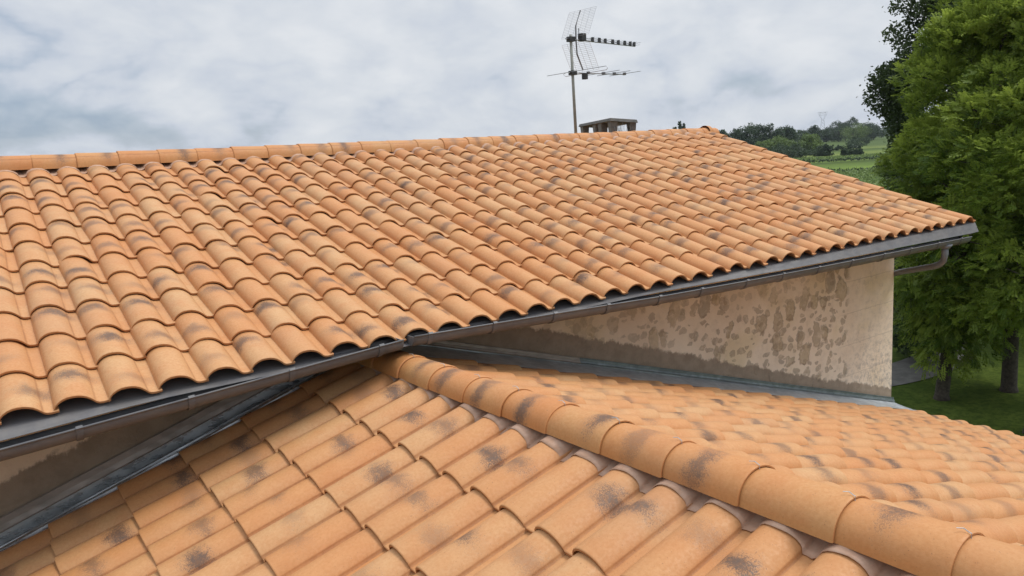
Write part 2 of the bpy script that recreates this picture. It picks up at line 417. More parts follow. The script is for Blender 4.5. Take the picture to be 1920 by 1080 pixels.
def tile_rows(frame, cols, vpos, clip=None, r=None, PZ=PZ):
    """one mesh of interlocking roll tiles. frame: (origin, along-eave dir, up-slope dir, normal); vpos: lower-edge positions up the slope plus top end."""
    o, du, dv, dn_ = [np.array(a, float) for a in frame]
    n = len(PU); Vs = []; Fs = []; UV = []; A = []; B = []; base = 0
    for j in range(len(vpos) - 1):
        v0 = vpos[j]; ex = vpos[j + 1] - v0; last = j == len(vpos) - 2
        ln = ex + (.0 if last else .055)
        for c in cols:
            if clip and not clip(c, v0, v0 + ex): continue
            jit = r.normal(0, 1.3, 4); lift = TH + .010 + abs(jit[0]) * .0012
            su = c * W + jit[1] * .0018; sv = v0 + jit[2] * .0034; tw = jit[3] * .0045
            ku = np.ones(n)
            def pt(ui, vv, dz):
                fr = vv / (ex + .055)
                uu = su + PU * W + tw * (fr - .5)
                zz = PZ + lift * (1 - fr) + dz
                return o + np.outer(uu, du) + (sv + vv) * dv + np.outer(zz, dn_)
            rows = [pt(0, 0.0, -.0035), pt(0, .0025, -.0008), pt(0, .007, 0), pt(0, ln * .35, 0), pt(0, ln * .7, 0), pt(0, ln, 0)]
            vv = [0, .0025, .007, ln * .35, ln * .7, ln]
            fr_ = [rows[0], pt(0, 0.0, -TH)]                 # front edge
            un = [pt(0, 0.0, -TH), pt(0, ln * .6, -TH)]     # underside
            patches = [(rows, vv, 0), (fr_, [0, 0], 1), (un, [.1, .1], 2)]
            ta = np.array([r.random(), r.uniform(.05, .75), r.uniform(.32, .88), r.choice([0, .35, .65, .85, 1.0], p=[.20, .18, .24, .2, .18])])
            fb = np.array([r.uniform(.05, .8), r.uniform(.0, .9), r.choice([0, .4, .75, .95], p=[.22, .23, .25, .30]), 1])
            for P, vl, kind in patches:
                k = len(P); Vs.append(np.concatenate(P))
                uvv = np.stack([np.tile(PU, k), np.repeat([q / .37 for q in vl] if kind != 1 else [-.06] * k, n)], 1)
                UV.append(uvv); A.append(np.tile(ta, (k * n, 1))); B.append(np.tile(fb, (k * n, 1)))
                ii, jj = np.meshgrid(np.arange(k - 1), np.arange(n - 1), indexing='ij'); q0 = (base + ii * n + jj).ravel()
                Fs.append(np.stack([q0, q0 + 1, q0 + n + 1, q0 + n], 1) if kind == 0 else np.stack([q0, q0 + n, q0 + n + 1, q0 + 1], 1))
                base += k * n
            # end walls along the left roll edge
            for col_ in (0, n - 1):
                P = [np.array([rows[2][col_], rows[5][col_]]), np.array([pt(0, .0, -TH)[col_], pt(0, ln, -TH)[col_]])]
                Vs.append(np.concatenate(P)); UV.append(np.array([[0, .02], [0, 1], [0, .02], [0, 1]])); A.append(np.tile(ta, (4, 1))); B.append(np.tile(fb, (4, 1)))
                Fs.append(np.array([[base, base + 1, base + 3, base + 2]])); base += 4
    return np.concatenate(Vs), np.concatenate(Fs), np.concatenate(UV), np.concatenate(A), np.concatenate(B)


def tile_obj(name, frame, cols, vpos, parent, seed, clip=None, pz=PZ):
    V, F, UV, A, B = tile_rows(frame, cols, vpos, clip, np.random.default_rng(seed), pz)
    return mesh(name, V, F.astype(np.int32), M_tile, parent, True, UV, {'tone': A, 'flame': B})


def wavy_flashing(name, frame, c0, c1, v0, v1, parent, extra=.004, raise_top=0.0, skew=0):
    """soft metal dressed over the tile rolls below the ridge"""
    o, du, dv, dn_ = [np.array(a, float) for a in frame]; r = np.random.default_rng(5)
    us = []; zs = []
    for c in range(c0, c1):
        for uu, zz in zip(PU[1:-1], PZ[1:-1]): us.append((c + uu) * W); zs.append(zz)
    us = np.array(us); zs = np.array(zs); nv = 9; V = []
    ph = r.uniform(0, 6, len(us))
    for k in range(nv):
        t = k / (nv - 1)
        wr = (np.sin(us * 61 + t * 5) + np.sin(us * 97 - t * 9 + 2)) * .0018 * t + r.normal(0, .0007, len(us))
        zz = zs * (1 - .12 * t) + extra + TH * .6 + raise_top * t ** 1.4 * np.maximum(0, 1 - zs / .06) + wr
        vs_ = v0 + (np.minimum(.075, skew * np.maximum(0, us / W - 4.4)) if skew > 0 else 0)
        vv = vs_ + (v1 - vs_) * t + (.004 * np.sin(us * 33) if k == 0 else 0) - (0.016 * np.maximum(0, 1 - zs / .03) if k == 0 else 0)
        V.append(o + np.outer(us, du) + np.outer(vv, dv) + np.outer(zz, dn_))
    V = np.concatenate(V); n = len(us)
    ii, jj = np.meshgrid(np.arange(nv - 1), np.arange(n - 1), indexing='ij'); q0 = (ii * n + jj).ravel()
    ob = mesh(name, V, np.stack([q0, q0 + 1, q0 + n + 1, q0 + n], 1).astype(np.int32), M_lead, parent, True)
    return solid(ob, .0025)


def cap_mesh(name, L_, r0, r1, hfac, parent, seed, skirt=.03, mat=None):
    """ridge tile along local +Y, big end at y=0, small end at y=L_"""
    r = np.random.default_rng(seed); n = 19; V = []; UV = []; F = []
    ys = [0, .003, .010, .035, L_ * .35, L_ * .7, L_]
    th = .0105
    def ring(yv, rad, off=0):
        P = []
        for i in range(n):
            a = math.pi * i / (n - 1); cx = -math.cos(a); sx = math.sin(a)
            P.append((cx * (rad + off), yv, sx * (rad + off) * hfac - skirt * (1 - sx) ** 2))
        return P
    rows = []
    for k, yv in enumerate(ys):
        t = yv / L_; rad = r0 + (r1 - r0) * t; off = {0: -.004, 1: -.001}.get(k, 0)
        rows.append(ring(yv, rad, off))
    V = [p for rw in rows for p in rw]; UV = [(i / (n - 1), yv / .37) for yv in ys for i in range(n)]
    for k in range(len(ys) - 1):
        for i in range(n - 1): F.append([k * n + i, k * n + i + 1, (k + 1) * n + i + 1, (k + 1) * n + i][::-1])
    b0 = len(V)
    for yv, off in ((0, -.004), (0, -th)): V += ring(yv, r0, off)
    UV += [(i / (n - 1), -.06) for _ in range(2) for i in range(n)]
    for i in range(n - 1): F.append([b0 + i, b0 + i + 1, b0 + n + i + 1, b0 + n + i])
    b1 = len(V)
    for yv, rad in ((0, r0), (L_, r1)): V += ring(yv, rad, -th)
    UV += [(i / (n - 1), .1) for _ in range(2) for i in range(n)]
    for i in range(n - 1): F.append([b1 + i, b1 + i + 1, b1 + n + i + 1, b1 + n + i])
    b2 = len(V)                                              # lower long edges
    for side in (0, n - 1):
        V += [rows[2][side], rows[-1][side], V[b1 + side], V[b1 + n + side]]; UV += [(0, .1)] * 4
        F.append([b2, b2 + 1, b2 + 3, b2 + 2]); b2 += 4
    ta = [r.random(), r.uniform(.15, .7), r.uniform(.25, .8), r.choice([0, .5, .85, 1.0], p=[.2, .2, .3, .3])]
    fb = [r.uniform(.2, .8), r.uniform(.1, .9), r.choice([0, .35, .8], p=[.4, .35, .25]), 1]
    nV = len(V)
    return mesh(name, V, F, mat or M_cap, parent, True, UV, {'tone': np.tile(ta, (nV, 1)), 'flame': np.tile(fb, (nV, 1))})


# ================================================================== MAIN HOUSE
TA = R(17.565); CT, ST = math.cos(TA), math.sin(TA)
house = tag(empty('stone_house', (4.5, 4, GZ)), 'long rubble-stone house with a shallow flamed clay tile roof, grey gutter and tiled ridge', 'house')


def hp(o):                     # keep world coordinates under the offset empty
    o.matrix_parent_inverse = Matrix.Translation(-Vector(o.parent.location)) if o.parent and o.parent.parent is None and o.parent.type == 'EMPTY' else o.matrix_parent_inverse
    return o


fmain = ((0, 0, 0), (1, 0, 0), (0, CT, ST), (0, -ST, CT))
E_ = .3704
vp = [k * E_ for k in range(11)] + [4.02]
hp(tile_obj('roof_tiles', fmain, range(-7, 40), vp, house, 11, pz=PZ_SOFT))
hp(wavy_flashing('ridge_flashing', fmain, -7, 39, 3.955, 4.12, house, raise_top=.02))
# deck under the tiles, back slope and gable
YR = 4.10 * CT; ZRM = 4.10 * ST; YB = 2 * YR; XE = 9.46; XW = -1.9
g = Geo()
g.hexa([(XW, .03, -.03), (XE, .03, -.03), (XE, YR, ZRM - .03), (XW, YR, ZRM - .03), (XW, .03, -.018), (XE, .03, -.018), (XE, YR, ZRM - .012), (XW, YR, ZRM - .012)])
hp(g.obj('roof_deck', M_mortar, house))
fback = ((XE + .06, YB, 0), (-1, 0, 0), (0, -CT, ST), (0, ST, CT))
hp(tile_obj('back_roof_tiles', fback, range(0, 47), vp, house, 12))
# walls
YW = .80; WX = 9.33
g = Geo()
yb = YB - .8
def roofz(yy): return (yy if yy < YR else YB - yy) * ST / CT - .04
prof = [(YW, GZ), (yb, GZ), (yb, roofz(yb)), (YR, roofz(YR)), (YW, roofz(YW))]
V = [(XW + .1, a, c) for a, c in prof] + [(WX, a, c) for a, c in prof]
g.add(V, [[0, 1, 2, 3, 4], [9, 8, 7, 6, 5]] + [[i, i + 5, (i + 1) % 5 + 5, (i + 1) % 5] for i in range(5)])
hp(g.obj('wall', M_wall, house))
# verge: rolled edge tiles along the gable closing the tile edge
g = Geo()
for k in range(11):
    s0 = k * E_ - .0; s1 = s0 + E_ + .03
    def P(s, xx, n_): return (xx, s * CT - n_ * ST, s * ST + n_ * CT)
    xv = 9.585
    g.hexa([P(s0, xv, -.075), P(s0, xv + .014, -.075), P(s1, xv + .014, -.085), P(s1, xv, -.085), P(s0, xv, .038), P(s0, xv + .014, .034), P(s1, xv + .014, .018), P(s1, xv, .022)])
V = np.array(g.V); nV = len(V); r9 = np.random.default_rng(3)
tn = np.repeat(np.column_stack([r9.random(11), r9.random(11), r9.random(11), r9.choice([0, .6], 11)]), 8, 0)
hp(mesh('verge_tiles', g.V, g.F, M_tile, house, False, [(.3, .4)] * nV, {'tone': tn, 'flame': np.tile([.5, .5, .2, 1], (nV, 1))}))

# ridge tiles of the main roof
xs = .54 - .352 * 7
k = 0
while xs < 9.45:
    c = cap_mesh('ridge_tile', .40 if xs < 9.1 else .34, .120, .110, .88, house, 300 + k, .028)
    sag = .033 - .007 * xs + random.uniform(-.003, .003)
    M4 = Matrix.Translation((xs, YR, ZRM + .030 + sag)) @ Matrix.Rotation(R(-90 + random.uniform(-.5, .5)), 4, 'Z') @ Matrix.Rotation(R(-.7 + random.uniform(-.25, .25)), 4, 'X')
    c.matrix_basis = Matrix.Translation(-Vector(house.location)) @ M4
    xs += .352; k += 1
# half-round closing tile at the gable end
g = Geo(); V = []; F = []; n = 15
for q, (rad, dx, dz) in enumerate(((.120, -.05, 0), (.120, .02, -.004), (.112, .06, -.03), (.096, .085, -.07), (.088, .095, -.14))):
    for i in range(n):
        a = math.pi * i / (n - 1); V.append((9.50 + dx, YR - math.cos(a) * rad, ZRM + .03 + dz + math.sin(a) * rad * .86))
for q in range(4):
    for i in range(n - 1): F.append([q * n + i, q * n + i + 1, (q + 1) * n + i + 1, (q + 1) * n + i])
F.append([4 * n + i for i in range(n)])
hp(mesh('ridge_end_tile', V, F, M_cap, house, True, [(.5, .5)] * len(V), {'tone': np.tile([.3, .3, .3, .3], (len(V), 1)), 'flame': np.tile([.5, .5, .1, 1], (len(V), 1))}))

# eave flashing sheet, gutters
def gz(x): return (-.082 + .0572 * x) if x < 2.145 else float(np.interp(x, [2.18, 3.3, 4.35, 5.4, 6.43, 7.2, 8.05, 9.4], [.046, .001, -.043, -.072, -.094, -.108, -.119, -.139]))
hx = np.linspace(XW - .1, 9.62, 60)
g = Geo().sheet([(.16, .046), (.02, .002), (-.004, -.008), (-.045, -.1)], hx, lambda x, p: (x, p[0], p[1] if p[1] > -.05 else min(-.014, gz(x) + .030)))
ef = hp(g.obj('eave_flashing', M_fascia, house)); solid(ef, .002)
g = Geo().hexa([(9.50, .0, -.14), (9.60, -.035, -.10), (9.60, .5, .04), (9.50, .5, .04), (9.50, .0, -.05), (9.615, -.03, -.06), (9.60, .5, .10), (9.50, .5, .10)])
hp(g.obj('gable_flashing', M_fascia, house))
GR = .068


def gutter_profile():
    P = [(-.002 + .0, -.0), ]
    P = [(-.030 + GR * math.cos(a), -GR * math.sin(a)) for a in [math.pi * k / 14 for k in range(15)]]       # back to front under
    # bead on the front lip
    P += [(-.030 - GR, .006), (-.030 - GR - .006, .011), (-.030 - GR - .010, .005), (-.030 - GR - .006, -.003)]
    return P


def bound(x0, x1, cx):
    return [cx - .001]


for (x0, x1, bands) in ((XW, 2.11, (-.74, -.21, .32, .85, 1.40, 1.96)), (2.185, 9.33, (2.30, 2.79, 3.30, 3.80, 4.34, 4.82, 5.39, 5.89, 6.42, 6.96, 7.52, 8.03, 8.60, 9.1))):
    xs_ = np.linspace(x0, x1, 40)
    go = Geo().sheet(gutter_profile(), xs_, lambda x, p: (x, p[0], gz(x) + p[1])).obj('gutter', M_gutter, house, True); hp(go); solid(go, .002)
    for bx in bands:
        bp = [(-.030 + (GR + .005) * math.cos(a), -(GR + .005) * math.sin(a)) for a in [math.pi * (k / 14) for k in range(15)]] + [(-.030 - GR - .015, .008), (-.030 - GR - .004, .016)]
        bo = Geo().sheet(bp, [bx - .016, bx + .016], lambda x, p: (x, p[0], gz(x) + p[1])).obj('joint_band', M_gutter, go, False)
        solid(bo, .003)
    for ex in (x0, x1):
        P = gutter_profile()[:15]
        Geo().add([(ex - .003, p[0], gz(ex) + p[1]) for p in P] + [(ex + .003, p[0], gz(ex) + p[1]) for p in P], [list(range(15)), list(range(29, 14, -1))] + [[i, i + 15, (i + 1) % 15 + 15, (i + 1) % 15] for i in range(15)]).obj('end_cap', M_gutter, go)
# downpipe from the gutter's right end back to the wall corner
zt = gz(8.85) - .05
g = Geo().tube([(8.85, -.045, zt), (8.85, -.045, zt - .10), (8.855, -.03, zt - .17), (8.88, .02, zt - .22), (8.93, .12, zt - .26), (9.34, .74, zt - .44), (9.40, .90, zt - .50), (9.41, 1.10, zt - .62), (9.41, 1.16, zt - .78), (9.41, 1.16, GZ)], .036, 14)
g.tube([(8.85, -.045, zt + .01), (8.85, -.045, zt - .03)], [.075, .050], 14)
hp(g.obj('downpipe', M_pipe, house, True))

# ================================================================== LOWER BUILDING
annex = tag(empty('lower_building', (2.27, -3, GZ)), 'low foreground wing whose big ridge tiles run from the stone wall towards the viewer', 'house')
PA = math.atan(SL); CP, SP = math.cos(PA), math.sin(PA)
# left slope: u runs towards -y, v up-slope towards +x ; node (0,0) at (1.689,-.5629,-.371)
m_pos = [0, 1.161, 2.246, 3.284, 4.339]
while len(m_pos) < 17: m_pos.append(m_pos[-1] + 1.06)
vl = sorted([-q * .3704 for q in m_pos]) + [.52]
fleft = ((1.689, -.5629, -.371), (0, -1, 0), (CP, 0, SP), (-SP, 0, CP))
hp(tile_obj('left_roof_tiles', fleft, range(-5, 24), vl, annex, 21))
hp(wavy_flashing('left_ridge_flashing', fleft, -5, 23, .392, .60, annex, raise_top=.03, skew=.016))
# right slope: u runs towards +y, v up-slope towards -x
EXR = 9.22
y0r = .50 - .98 * W
fright = ((EXR, y0r, ZR2 - (EXR - XR) * SL), (0, 1, 0), (-CP, 0, SP), (SP, 0, CP))
LR = (EXR - XR) / CP
nr = int(LR / .392); vr = [k * .392 for k in range(nr)]
if LR - .14 - vr[-1] > .2: vr.append(LR - .10)
else: vr[-1] = LR - .10
hp(tile_obj('right_roof_tiles', fright, range(-26, 1), vr, annex, 22))
hp(wavy_flashing('right_ridge_flashing', fright, -26, 0, LR - .18, LR + .02, annex, raise_top=.012))
# structure beneath
g = Geo(); XL = -4.0
zl = ZR - (XR - XL) * SL - .03; zr = ZR2 - (EXR - .1 - XR) * SL - .03
g.add([(XL, -7.5, GZ), (XR, -7.5, GZ), (EXR - .3, -7.5, GZ), (XL, -7.5, zl), (XR, -7.5, ZR2 - .03), (EXR - .1, -7.5, zr), (XL, YW - .004, GZ), (XR, YW - .004, GZ), (EXR - .3, YW - .004, GZ), (XL, YW - .004, zl), (XR, YW - .004, ZR2 - .03), (EXR - .1, YW - .004, zr)],
      [[0, 1, 4, 3], [1, 2, 5, 4], [7, 6, 9, 10], [8, 7, 10, 11], [0, 3, 9, 6], [2, 8, 11, 5], [3, 4, 10, 9], [4, 5, 11, 10]])
hp(g.obj('wall', M_mortar, annex))
# ridge tiles with clips
for k in range(-1, 18):
    ys = -.115 - .36 * k - .004 * (k % 3)
    c = cap_mesh('ridge_tile', .405, .130, .118, .84, annex, 500 + k, .006)
    xa = 2.212 - .033 * (ys + 1.6)
    M4 = Matrix.Translation((xa, ys, -.158 - .012 * (ys + 1.6) + random.uniform(-.003, .003))) @ Matrix.Rotation(R(1.8 + random.uniform(-.6, .6)), 4, 'Z') @ Matrix.Rotation(R(-1.0 + random.uniform(-.15, .15)), 4, 'X')
    c.matrix_basis = Matrix.Translation(-Vector(annex.location)) @ M4
    zt_ = .130 * .84
    g = Geo().tube([(.004, .020, zt_ + .010), (.003, .006, zt_ + .004), (.001, -.003, zt_ + .003), (.0, -.003, zt_ - .012)], .0016, 5)
    g.tube([(.004, .020, zt_ + .010), (-.010, .034, zt_ + .011)], .0013, 5)
    g.obj('clip', M_zinc, c)

# flashings where the lower roof meets the stone wall
def side_flashing(sgn, xa, xb, yt, name_mat, lab):
    zf = (lambda x: (ZR if sgn < 0 else ZR2) - abs(x - XR) * SL)
    n = 26; xs_ = np.linspace(xa, xb, n)
    jz = np.random.default_rng(9).normal(0, .0022, n)
    g = Geo()
    if sgn > 0: prof = [(yt - .05, .066), (yt - .02, .070), (yt + .03, .068), (yt + .10, .074), (YW - .07, .092), (YW - .020, .108), (YW - .010, .150)]
    else: prof = [(yt - .005, .052), (yt + .0, .074), (yt + .012, .074), (yt + .018, .045), (yt + .05, .032), (yt + .056, .058), (yt + .068, .060), (yt + .074, .034), (yt + .11, .032), (yt + .116, .052), (yt + .126, .052), (yt + .130, .036), (YW - .035, .040), (YW - .028, .115), (YW - .012, .120), (YW - .010, .175)]
    V = []; m = len(prof)
    for i, xx in enumerate(xs_):
        for k_, (py, pz) in enumerate(prof): V.append((xx, py + (jz[(i * 3) % n] if k_ == 0 else 0), zf(xx) + pz + jz[(i + k_ * 5) % n]))
    F = [[i * m + j, i * m + j + 1, (i + 1) * m + j + 1, (i + 1) * m + j] for i in range(n - 1) for j in range(m - 1)]
    pan = hp(mesh('wall_flashing', V, F, name_mat, annex)); solid(pan, .003)
    tag(pan, lab)
    # cover strip sealed on the wall, in lapped lengths
    L_ = 1.9; x = min(xa, xb); X1 = max(xa, xb); q = 0
    while x < X1 - .05:
        xe = min(x + L_ + .05, X1)
        pr = [(YW - .030, .112), (YW - .024, .118), (YW - .014, .150), (YW - .010, .190), (YW - .018, .196)]
        if sgn > 0: pr = [(YW - .034, .118), (YW - .026, .124), (YW - .020, .140), (YW - .016, .142), (YW - .012, .168), (YW - .018, .172)]
        ss = [x, xe] if True else []
        so_ = Geo().sheet(pr, ss, lambda xx, p_: (xx, p_[0] - .002 * (q % 2), zf(xx) + p_[1] + .002 * (q % 2))).obj('cover_strip', M_zincline if (sgn > 0 and q >= 1) else M_strip, pan)
        solid(so_, .003); x += L_; q += 1
    return pan


side_flashing(-1, XR - .02, -3.9, .62, M_zincdark, 'folded grey zinc channel below the wall on the left')
pr_ = side_flashing(1, XR + .05, 9.36, .50, M_zinc, 'pale grey zinc sheet under the stone wall on the right')
# zinc apron wrapping past the wall corner
zc = ZR2 - (9.36 - XR) * SL
g = Geo().sheet([(.47, .03), (.56, .075), (.70, .082), (YW + .02, .090)], [9.35, 9.40, 9.46, 9.50], lambda x, p: (x, p[0], zc + p[1] - (x - 9.36) * .55 - max(0, x - 9.42) * .5))
ap = g.obj('corner_apron', M_zinc, pr_); solid(ap, .003)

# ================================================================== CHIMNEY (part of the house, on the far slope)
def U(az): return Vector((math.sin(az), math.cos(az), 0))
CH = Vector((8.16, 4.62, 0)); zt_ = 1.575
a1, a2 = U(.47), U(.47 + math.pi / 2)       # a1 away to the left, a2 to the right
ch = empty('chimney'); ch.parent = house; ch.matrix_basis = Matrix.Translation(-Vector(house.location))
def cpt(u, v, z): p = CH + a1 * u + a2 * v; return (p.x, p.y, z - v * .12)
LU, LV = 2.15, .44
g = Geo().hexa([cpt(0, 0, zt_ - .045), cpt(LU, 0, zt_ - .045), cpt(LU, LV, zt_ - .045), cpt(0, LV, zt_ - .045), cpt(.015, .015, zt_), cpt(LU - .015, .015, zt_), cpt(LU - .015, LV - .015, zt_), cpt(.015, LV - .015, zt_)])
g.obj('cap_slab', M_conc, ch)
def pillar(u0, u1, v0, v1, fl=.035):
    zb = 1.20
    Geo().hexa([cpt(u0 + fl, v0 + fl * .4, zb), cpt(u1 - fl, v0 + fl * .4, zb), cpt(u1 - fl, v1 - fl * .4, zb), cpt(u0 + fl, v1 - fl * .4, zb), cpt(u0, v0, zt_ - .045), cpt(u1, v0, zt_ - .045), cpt(u1, v1, zt_ - .045), cpt(u0, v1, zt_ - .045)]).obj('pillar', M_conc, ch)
for u0, u1 in ((.03, .22), (.62, .84), (1.0, 1.20), (1.88, 2.10)):
    for v0, v1 in ((.02, .13), (.32, .42)):
        if .5 < u0 < 1.5 and v0 > .2: continue
        pillar(u0, u1, v0, v1, .045)
g = Geo().hexa([cpt(0, 0, .8), cpt(LU, 0, .8), cpt(LU, LV, .8), cpt(0, LV, .8), cpt(0, 0, 1.205), cpt(LU, 0, 1.205), cpt(LU, LV, 1.205), cpt(0, LV, 1.205)])
g.obj('stack', M_conc, ch)
g = Geo()
for k in range(24):
    u = .05 + k * .07
    if u > 1.7: break
    g.tube([cpt(u, .21, 1.2), cpt(u + .12, .21, zt_ - .05)], .0022, 3, False); g.tube([cpt(u + .12, .21, 1.2), cpt(u, .21, zt_ - .05)], .0022, 3, False)
for v in np.arange(.05, .40, .05):
    g.tube([cpt(.04, v, 1.2), cpt(.04, min(v + .1, .4), zt_ - .05)], .0022, 3, False); g.tube([cpt(.04, min(v + .1, .4), 1.2), cpt(.04, v, zt_ - .05)], .0022, 3, False)
g.obj('wire_mesh', M_alu, ch)

# ================================================================== ANTENNA MAST
ms = tag(empty('antenna_mast', (7.63, 4.8, 1.0)), 'tall thin television aerial mast with two aerials standing behind the roof ridge', 'antenna')
def mo(g, name, mat, parent=ms, smooth=False):
    o = g.obj(name, mat, parent, smooth)
    if parent is ms: o.matrix_parent_inverse = Matrix.Translation(-Vector(ms.location))
    return o
PX, PY = 7.63, 4.8
mo(Geo().tube([(PX, PY, 1.0), (PX - .012, PY, 2.80)], [.024, .020], 12), 'pole', M_galv, smooth=True)
def frame_at(zc_, az, tilt=0.0):
    f = U(az); s_ = U(az - math.pi / 2); o = Vector((PX - .008, PY, zc_)) - f * .02
    return lambda a, b_, c_: tuple(o + f * a + s_ * b_ + Vector((0, 0, c_ + a * tilt)))
# upper UHF aerial
P = frame_at(2.735, 1.42, -.02)
uh = empty('uhf_antenna'); uh.parent = ms; uh.matrix_parent_inverse = Matrix.Translation(-Vector(ms.location))
BL = 1.55
Geo().tube([P(-.10, .0, 0), P(BL, .0, -.0)], .0095, 6).tube([P(.30, 0, .045), P(BL, 0, .030)], .0035, 5).obj('boom', M_alu, uh)
for i, a in enumerate([.40, .50, .66, .80, .98, 1.12, 1.28, 1.42, BL - .03]):
    g = Geo().tube([P(a, -.14, .038), P(a, .14, .038)], .0028, 5)
    g.tube([P(a + .03, -.10, .012), P(a + .03, .10, .012)], .0022, 5)
    g.obj('director', M_alu, uh)
    if i > 0: Geo().hexa([P(a - .022, -.018, 0), P(a + .022, -.018, 0), P(a + .022, .018, 0), P(a - .022, .018, 0), P(a - .008, -.014, .065), P(a + .03, -.014, .065), P(a + .03, .014, .065), P(a - .008, .014, .065)]).obj('insulator', M_blackp, uh)
Geo().box((-.05, -.04, -.05), (.05, .04, .06)).obj('dipole_box', M_blackp, uh).matrix_basis = Matrix.Translation(P(.27, 0, .04)) @ Matrix.Rotation(-1.42 + math.pi / 2, 4, 'Z')
Geo().tube([P(.20, 0, .05), P(.20, 0, .17)], .006, 5).obj('dipole', M_blackp, uh)
for sg in (1, -1):
    br = Geo().tube([P(.13, 0, .0), P(.14, 0, sg * .20), P(.26, 0, sg * .43)], [.011, .010, .009], 6).obj('reflector_arm', M_gutter, uh)
    g = Geo()
    def Q(s_, t): return P(-.02 + .13 + t * .20, s_, sg * (.045 + t * .40))
    for s_ in np.linspace(-.27, .27, 6): g.tube([Q(s_, 0), Q(s_, 1)], .0022, 4, False)
    for t in np.linspace(0, 1, 17): g.tube([Q(-.27, t), Q(.27, t)], .0015, 4, False)
    g.obj('reflector_grid', M_alu, uh)
Geo().box((-.05, -.045, -.035), (.05, .045, .035)).obj('clamp', M_blackp, uh).matrix_basis = Matrix.Translation((PX - .01, PY, 2.735))
# lower VHF aerial
P = frame_at(2.255, 1.46)
vh = empty('vhf_antenna'); vh.parent = ms; vh.matrix_parent_inverse = Matrix.Translation(-Vector(ms.location))
Geo().tube([P(-.06, 0, 0), P(1.22, 0, 0)], .010, 6).obj('boom', M_alu, vh)
for a, hl in ((-.04, .48), (.66, .36), (.93, .34), (1.20, .32)):
    Geo().tube([P(a, -hl, .01), P(a, hl, .01)], .0045, 5).obj('director', M_alu, vh)
Geo().tube([P(.30, -.06, .0), P(.30, -.42, .0), P(.285, -.455, .02), P(.30, -.42, .055), P(.30, .42, .055), P(.285, .455, .03), P(.30, .42, .0), P(.30, .06, .0)], .0045, 5).obj('folded_dipole', M_alu, vh)
Geo().box((-.035, -.03, -.06), (.035, .03, .03)).obj('dipole_box', M_blackp, vh).matrix_basis = Matrix.Translation(P(.28, 0, -.03))
for a in (.36, .70, .95, 1.19): Geo().box((-.02, -.02, -.018), (.02, .02, .02)).obj('clamp', M_gutter, vh).matrix_basis = Matrix.Translation(P(a, 0, .005))
Geo().box((-.05, -.04, -.03), (.05, .04, .03)).obj('clamp', M_blackp, vh).matrix_basis = Matrix.Translation((PX - .006, PY, 2.255))


# ================================================================== TREES
def pinnate(centers, dirs, L_, lw, ll, pairs, r, droop=.5):
    """quads for compound leaves: a drooping rachis with leaflet pairs"""
    n = len(centers); d = dirs / np.linalg.norm(dirs, axis=1, keepdims=True)
    side = np.cross(d, np.array([0, 0, 1.])); side /= np.linalg.norm(side, axis=1, keepdims=True) + 1e-6
    roll = r.uniform(-.7, .7, (n, 1)); upv = np.cross(side, d); s2 = side * np.cos(roll) + upv * np.sin(roll)
    Ls = L_ * r.uniform(.6, 1.25, (n, 1)); quads = []
    for k in range(pairs):
        t = (k + .6) / pairs
        c = centers + d * Ls * t + np.array([0, 0, -1.]) * Ls * droop * t * t
        tang = d + np.array([0, 0, -1.]) * 2 * droop * t; tang /= np.linalg.norm(tang, axis=1, keepdims=True)
        for sg in (1, -1):
            o = s2 * sg * .8 + tang * .5 + np.array([0, 0, -.25]) + r.normal(0, .16, (n, 3)); o /= np.linalg.norm(o, axis=1, keepdims=True)
            wv = tang * lw * .5
            l_ = ll * (1 - .35 * abs(t - .45)) * r.uniform(.8, 1.2, (n, 1))
            quads.append(np.stack([c - wv * .3, c + o * l_ * .5 - wv, c + o * l_, c + o * l_ * .5 + wv], 1))
    return np.stack(quads, 1)          # n, 2*pairs, 4, 3


def blobleaf(centers, dirs, size, per, r, spread):
    n = len(centers); out = []
    for k in range(per):
        c = centers + r.normal(0, spread, (n, 3)); a = r.normal(0, 1, (n, 3)) + dirs * .7; a /= np.linalg.norm(a, axis=1, keepdims=True)
        b_ = np.cross(a, r.normal(0, 1, (n, 3))); b_ /= np.linalg.norm(b_, axis=1, keepdims=True)
        s_ = size * r.uniform(.6, 1.3, (n, 1))
        out.append(np.stack([c - a * s_ * .5, c + b_ * s_ * .32, c + a * s_ * .6, c - b_ * s_ * .32], 1))
    return np.stack(out, 1)


